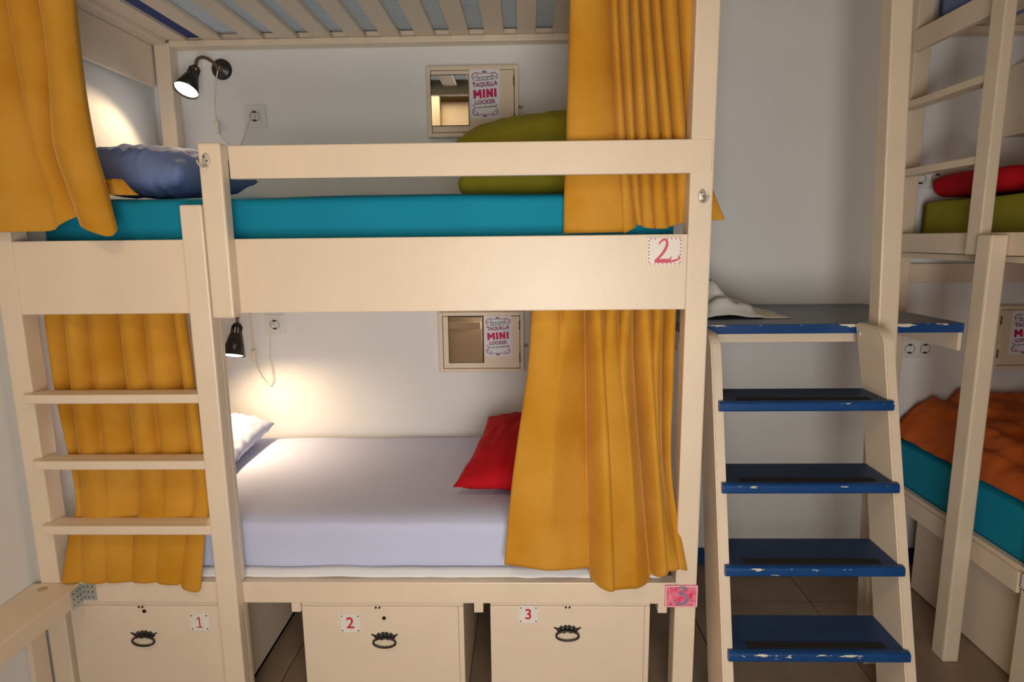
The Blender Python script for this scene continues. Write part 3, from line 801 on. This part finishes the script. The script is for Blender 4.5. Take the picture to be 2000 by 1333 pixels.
storage_locker(1.382, 1.869, '3', (1.468, 1.529, 0.313, 0.371), 1.618, 0.288, None, 'cream storage locker with number plate 3 under the gold curtain', 0.382)

# ------------------------------------------------------------------ blue stairs
ST = thing('step_stair', (2.32, 0.0, 0), 'cream stair with four chipped dark blue steps', 'stair')
def fy(z): return 0.034 + 0.268 * (z - 0.82)
def by(z): return 0.170 + 0.245 * (z - 0.77)
def stringer(x0, x1, top):
    poly = [(fy(0) , 0.0), (fy(1.08), 1.08)]
    c = (fy(1.08) + .075, 1.08 + .02)
    for k in range(1, 7):
        a = PI - (PI / 2) * k / 6
        poly.append((fy(1.10) + .06 + .06 * math.cos(a) + .012, top - .055 + .055 * math.sin(a)))
    poly += [(0.287, top), (0.292, top - .01), (by(1.0), 1.0), (by(0.4), 0.4), (by(0.05), 0.05), (by(0) - .01, 0.0)]
    return prism('stringer', poly, 0, x0, x1, CREAM, ST, .004)
stringer(2.053, 2.084, 1.185); sr = stringer(2.567, 2.599, 1.197)
lathe('screw_cap', [(0, .003), (.006, .002), (.007, 0)], (2.567, .262, 1.165), (-1, 0, 0), PLASTIC, ST, 14)
for z in (0.995, 0.765, 0.539, 0.312):
    yn = fy(z - .015) - .020; yb = by(z) - .002
    tr = box('tread', 2.0845, 2.5665, yn + .016, yb, z - .028, z - .0005, BLUETOP, ST, .001)
    # rounded nosing bar across both stringers
    prof = [(yn + .0185, z)]
    for k in range(0, 7):
        a = PI / 2 + PI / 2 * k / 6
        prof.append((yn + .010 + .010 * math.cos(a), z - .010 + .010 * math.sin(a)))
    for k in range(0, 5):
        a = PI + PI / 2 * k / 4
        prof.append((yn + .008 + .008 * math.cos(a), z - .022 + .008 * math.sin(a)))
    prof.append((yn + .0185, z - .030))
    prism('nosing', prof, 0, 2.067, 2.574, BLUE, ST, 0)
    box('grip_strip', 2.128, 2.520, yn + .024, yn + .050, z - .0008, z + .0012, GRIP, tr, 0)

# ------------------------------------------------------------------ landing
LD = thing('landing', (2.45, .6, 0), 'dark blue landing shelf between the two bunk beds', 'landing')
zt = 1.190; y0 = 0.305
box('deck', 2.012, 2.925, y0 + .006, W - .002, zt - .030, zt, DECK, LD, .002)
box('front_edge', 2.012, 2.925, y0, y0 + .0055, zt - .031, zt - .0005, BLUE, LD, .001)
box('apron', 2.012, 2.64, y0 + .028, y0 + .05, zt - .064, zt - .031, CREAM, LD, .002)
box('side_beam', 2.912, 2.924, y0 + .004, .855, zt - .092, zt - .031, CREAM, LD, .002)
box('side_beam', 2.012, 2.036, y0 + .052, .90, zt - .098, zt - .031, CREAM, LD, .002)
box('wall_batten', 2.036, 2.898, .895, W - .002, zt - .075, zt - .031, CREAM, LD, .002)
# leaning support post, runs from the floor to above the frame
bm = bmesh.new(); bm_box(bm, -.031, .031, .243, .303, 0.0, 2.9, .004)
for v in bm.verts: v.co.x += 2.696 - 0.0435 * v.co.z
link('support_post', from_bm(bm, 'support_post', CREAM), LD)
# crumpled white cloth
def cloth():
    rows = []
    n = 34; mm = 26
    for j in range(mm + 1):
        r = []
        for i in range(n + 1):
            u = i / n; v = j / mm
            x = 2.115 + 0.31 * u; y = 0.45 + 0.30 * v * (1 - .2 * u)
            h = 0.062 * math.exp(-((u - .28) / .17) ** 2 - ((v - .5) / .38) ** 2) + 0.022 * math.exp(-((u - .55) / .12) ** 2 - ((v - .4) / .3) ** 2) + 0.040 * (1 - u) * (1 - abs(2 * v - 1) ** 3)
            h *= 1 + 1.0 * noise.noise(Vector((u * 5, v * 5, 2)))
            h += 0.012 * abs(noise.noise(Vector((u * 10, v * 9, 5)))) * min(1, 6 * u, 6 * (1 - u), 6 * v, 6 * (1 - v))
            r.append(Vector((x + .02 * noise.noise(Vector((u * 3, v * 4, 9))), y + .02 * noise.noise(Vector((u * 4, v * 3, 4))), zt + .003 + max(0, h))))
        rows.append(r)
    o = link('cloth', grid_mesh('cloth', rows, mat('white_towel', (0.78, 0.76, 0.72), 0.9, bump=.2, bscale=60)))
    solidify(o, .003)
    return tag(o, 'crumpled off-white cloth lying on the blue landing', 'cloth')
cloth()

# ------------------------------------------------------------------ second bunk bed, seen from its end
B2 = thing('bunk_bed', (4.0, .45, 0), 'cream triple bunk bed in shade beyond the blue stairs', 'bunk bed')
def p2(name, *b, bev=.004): return box(name, *b, CREAM, B2, bev)
p2('post', 3.012, 3.075, .858, .918, 0, 2.6)
p2('post', 3.030, 3.092, .022, .085, 0, 2.6)
p2('post', 4.95, 5.01, .022, .085, 0, 2.6); p2('post', 4.95, 5.01, .858, .918, 0, 2.6)
p2('end_rail', 3.032, 3.058, .085, .858, .383, .452, bev=.003)
p2('end_batten', 3.020, 3.0318, .088, .715, .368, .438, bev=.002)
p2('end_rail', 3.000, 3.012 + .016, .086, .915, 1.408, 1.480, bev=.003)
p2('end_rail', 3.000, 3.028, .396, .857, 2.172, 2.250, bev=.003)
p2('ladder_post', 2.944, 2.998, .257, .322, 0, 1.473, bev=.006)
p2('guard_post', 2.962, 2.9995, .334, .395, 1.408, 2.6, bev=.004)
for za, zb in ((1.956, 1.981), (1.701, 1.727)): p2('rung', 2.968, 3.028, .396, .857, za, zb, bev=.003)
p2('rear_beam', 3.076, 4.95, .886, .918, 1.278, 1.357, bev=.003)
p2('rear_beam', 3.076, 4.95, .886, .918, .383, .452, bev=.003)
p2('rear_beam', 3.076, 4.95, .860, .918, 2.244, 2.268, bev=.003)
p2('front_rail', 3.092, 4.95, .022, .05, .383, .452, bev=.003)
p2('front_board', 3.092, 4.95, .022, .05, 1.277, 1.484, bev=.003)
p2('base_panel', 3.06, 4.95, .052, .885, .415, .428, bev=0)
p2('berth_panel', 3.03, 4.95, .052, .885, 1.385, 1.404, bev=0)
for k in range(8): p2('slat', 3.08 + k * .135, 3.15 + k * .135, .03, .886, 2.269, 2.287, bev=.002)
pq = box('number_plaque', 2.9985 + .026, 2.9985 + .0312, .020, .084, .388, .446, PLAQUE, B2, .001); lab(pq, 'white plaque with a dark dashed border on the end post')
bm = bmesh.new()
for i in range(6):
    for zz in (.391, .443): bm_box(bm, 3.0236, 3.0244, .024 + i * .010, .029 + i * .010, zz - .002, zz + .002)
    for yy in (.0225, .0815): bm_box(bm, 3.0236, 3.0244, yy - .002, yy + .002, .396 + i * .008, .400 + i * .008)
link('dashed_border', from_bm(bm, 'dashed_border', mat('dark_red_ink', (.08, .01, .02), .6)), pq)
t = thing('storage_locker', (3.6, .4, 0), 'shaded cream storage locker under the second bunk bed', 'locker')
box('carcass', 3.115, 3.60, .10, .722, .006, .370, CREAM2, t, .003)
box('front', 3.115, 3.60, .083 - .0, .0995, .006, .370, CREAM2, t, .002)
for a in (3.14, 3.57):
    for b in (.15, .68): box('foot', a - .015, a + .015, b - .015, b + .015, 0, .006, BLACK, t, 0)
mattress('mattress', 3.062, 4.93, .062, .880, .429, .622, TEAL, 'mattress in a teal sheet under the orange blanket', 31)
mattress('mattress', 3.095, 4.93, .062, .868, 1.405, 1.612, OLIVE, 'olive green mattress behind the second bed ladder', 35)
mattress('mattress', 3.085, 4.93, .062, .868, 2.2878, 2.46, BLUEP, 'blue mattress on the top berth of the second bunk bed', 37)
folded('pillow', [(3.112, 3.75, .45, .862, 1.620, 1.712, 44)], REDP, 'dark red pillow on the olive green mattress', 'pillow')
# rumpled orange blanket
def orange():
    n, mm = 90, 70
    rows = []
    for j in range(mm + 1):
        r = []
        for i in range(n + 1):
            u = i / n; v = j / mm
            x = 3.072 + 1.2 * u; y = 0.10 + 0.79 * v
            e = min(1.0, u / .05, (1 - u) / .05, v / .05 + .0, (1 - v) / .04)
            e = max(0.0, e) ** .5
            h = .045 + .095 * min(1, u / .12) * (.5 + .5 * v)
            # stacked fold edges running obliquely
            q = (u * 3.2 - (1 - v) * 1.0) + .12 * noise.noise(Vector((u * 6, v * 6, 1)))
            h += .022 * (1 if q > .05 else 0) * min(1, max(0, q - .05) * 14) + .018 * min(1, max(0, q - .55) * 10)
            h += .030 * noise.noise(Vector((u * 7 + v * 3, v * 5, 4))) + .018 * abs(noise.noise(Vector((u * 15, v * 6 + u * 6, 8)))) + .008 * noise.noise(Vector((u * 30, v * 20, 3)))
            for (c0, sl, wd_, dp) in ((.02, .35, .016, .022), (.16, .55, .020, .030), (.34, .5, .018, .026), (.55, .6, .02, .026)):
                dd = u - c0 - sl * .25 * (1 - v) - .03 * noise.noise(Vector((v * 7, c0 * 30, 1)))
                h -= dp * math.exp(-(dd / wd_) ** 2) * (0.4 + 0.6 * abs(noise.noise(Vector((v * 3, c0 * 9, 5)))) * 2)
                h += .6 * dp * math.exp(-((dd - .035) / .03) ** 2)
            xx = x - .018 * (1 - e) * 0 + (.014 * noise.noise(Vector((v * 12, 2, 2))) if i < 3 else 0)
            r.append(Vector((xx, y + .012 * noise.noise(Vector((u * 8, v * 8, 6))), .630 + max(0.004, h * e))))
        rows.append(r)
    o = link('blanket', grid_mesh('blanket', rows, ORANGE)); solidify(o, .006)
    return tag(o, 'rumpled orange blanket spread over the teal mattress', 'blanket')
orange()

# ------------------------------------------------------------------ neighbouring bed rail at the side wall
NB = thing('bed_frame', (.05, -.6, 0), 'cream bed rail jutting from the side wall, screwed on with a steel bracket', 'bed frame')
box('rail', XL + .001, .126, -1.9, -.0015, .388, .449, CREAM, NB, .004)
box('leg', XL + .001, -.003, -.062, -.002, 0, .387, CREAM, NB, .002)
box('leg', XL + .001, .04, -1.9, -1.84, 0, .387, CREAM, NB, .002)
bk = boxes('bracket', [(.1262, .1285, -.046, -.0028, .383, .446), (.1262, .172, -.0026, -.0004, .391, .446)], STEEL, NB, .0008)
bm = bmesh.new()
for yy in (-.038, -.022, -.010):
    for zz in (.398, .416, .434): bm_lathe(bm, [(0, .0006), (.0022, .0006), (.0022, 0)], (.1285, yy, zz), (1, 0, 0), 8)
for xx in (.136, .148, .162):
    for zz in (.402, .42, .437): bm_lathe(bm, [(0, .0006), (.0022, .0006), (.0022, 0)], (xx, -.0026, zz), (0, -1, 0), 8)
link('screw_holes', from_bm(bm, 'screw_holes', HOLE), bk)
lathe('knot', [(0, .0008), (.012, .0006), (.014, 0)], (.035, -.035, .449), (0, 0, 1), mat('knot_tan', (.5, .36, .2), .5), NB, 20)

# ------------------------------------------------------------------ bed on the far side of the room, seen only in the mirrors
B3 = thing('bunk_bed', (.3, -2.0, 0), 'cream bunk bed reflected in the mini locker mirrors', 'bunk bed')
for x in (.72, .05): box('post', x, x + .07, -1.98, -1.91, 0, 2.66, CREAM, B3)
box('panel', .125, .715, -1.96, -1.94, .35, 2.5, CREAM, B3, 0)
box('panel', .795, 1.10, -2.0, -1.98, .35, 2.62, CREAM, B3, 0)
box('rail', .05, 1.10, -1.905, -1.885, .70, .76, CREAM, B3)
box('rail', .05, 1.10, -1.98, -1.90, 2.665, 2.69, WHITEC, B3)
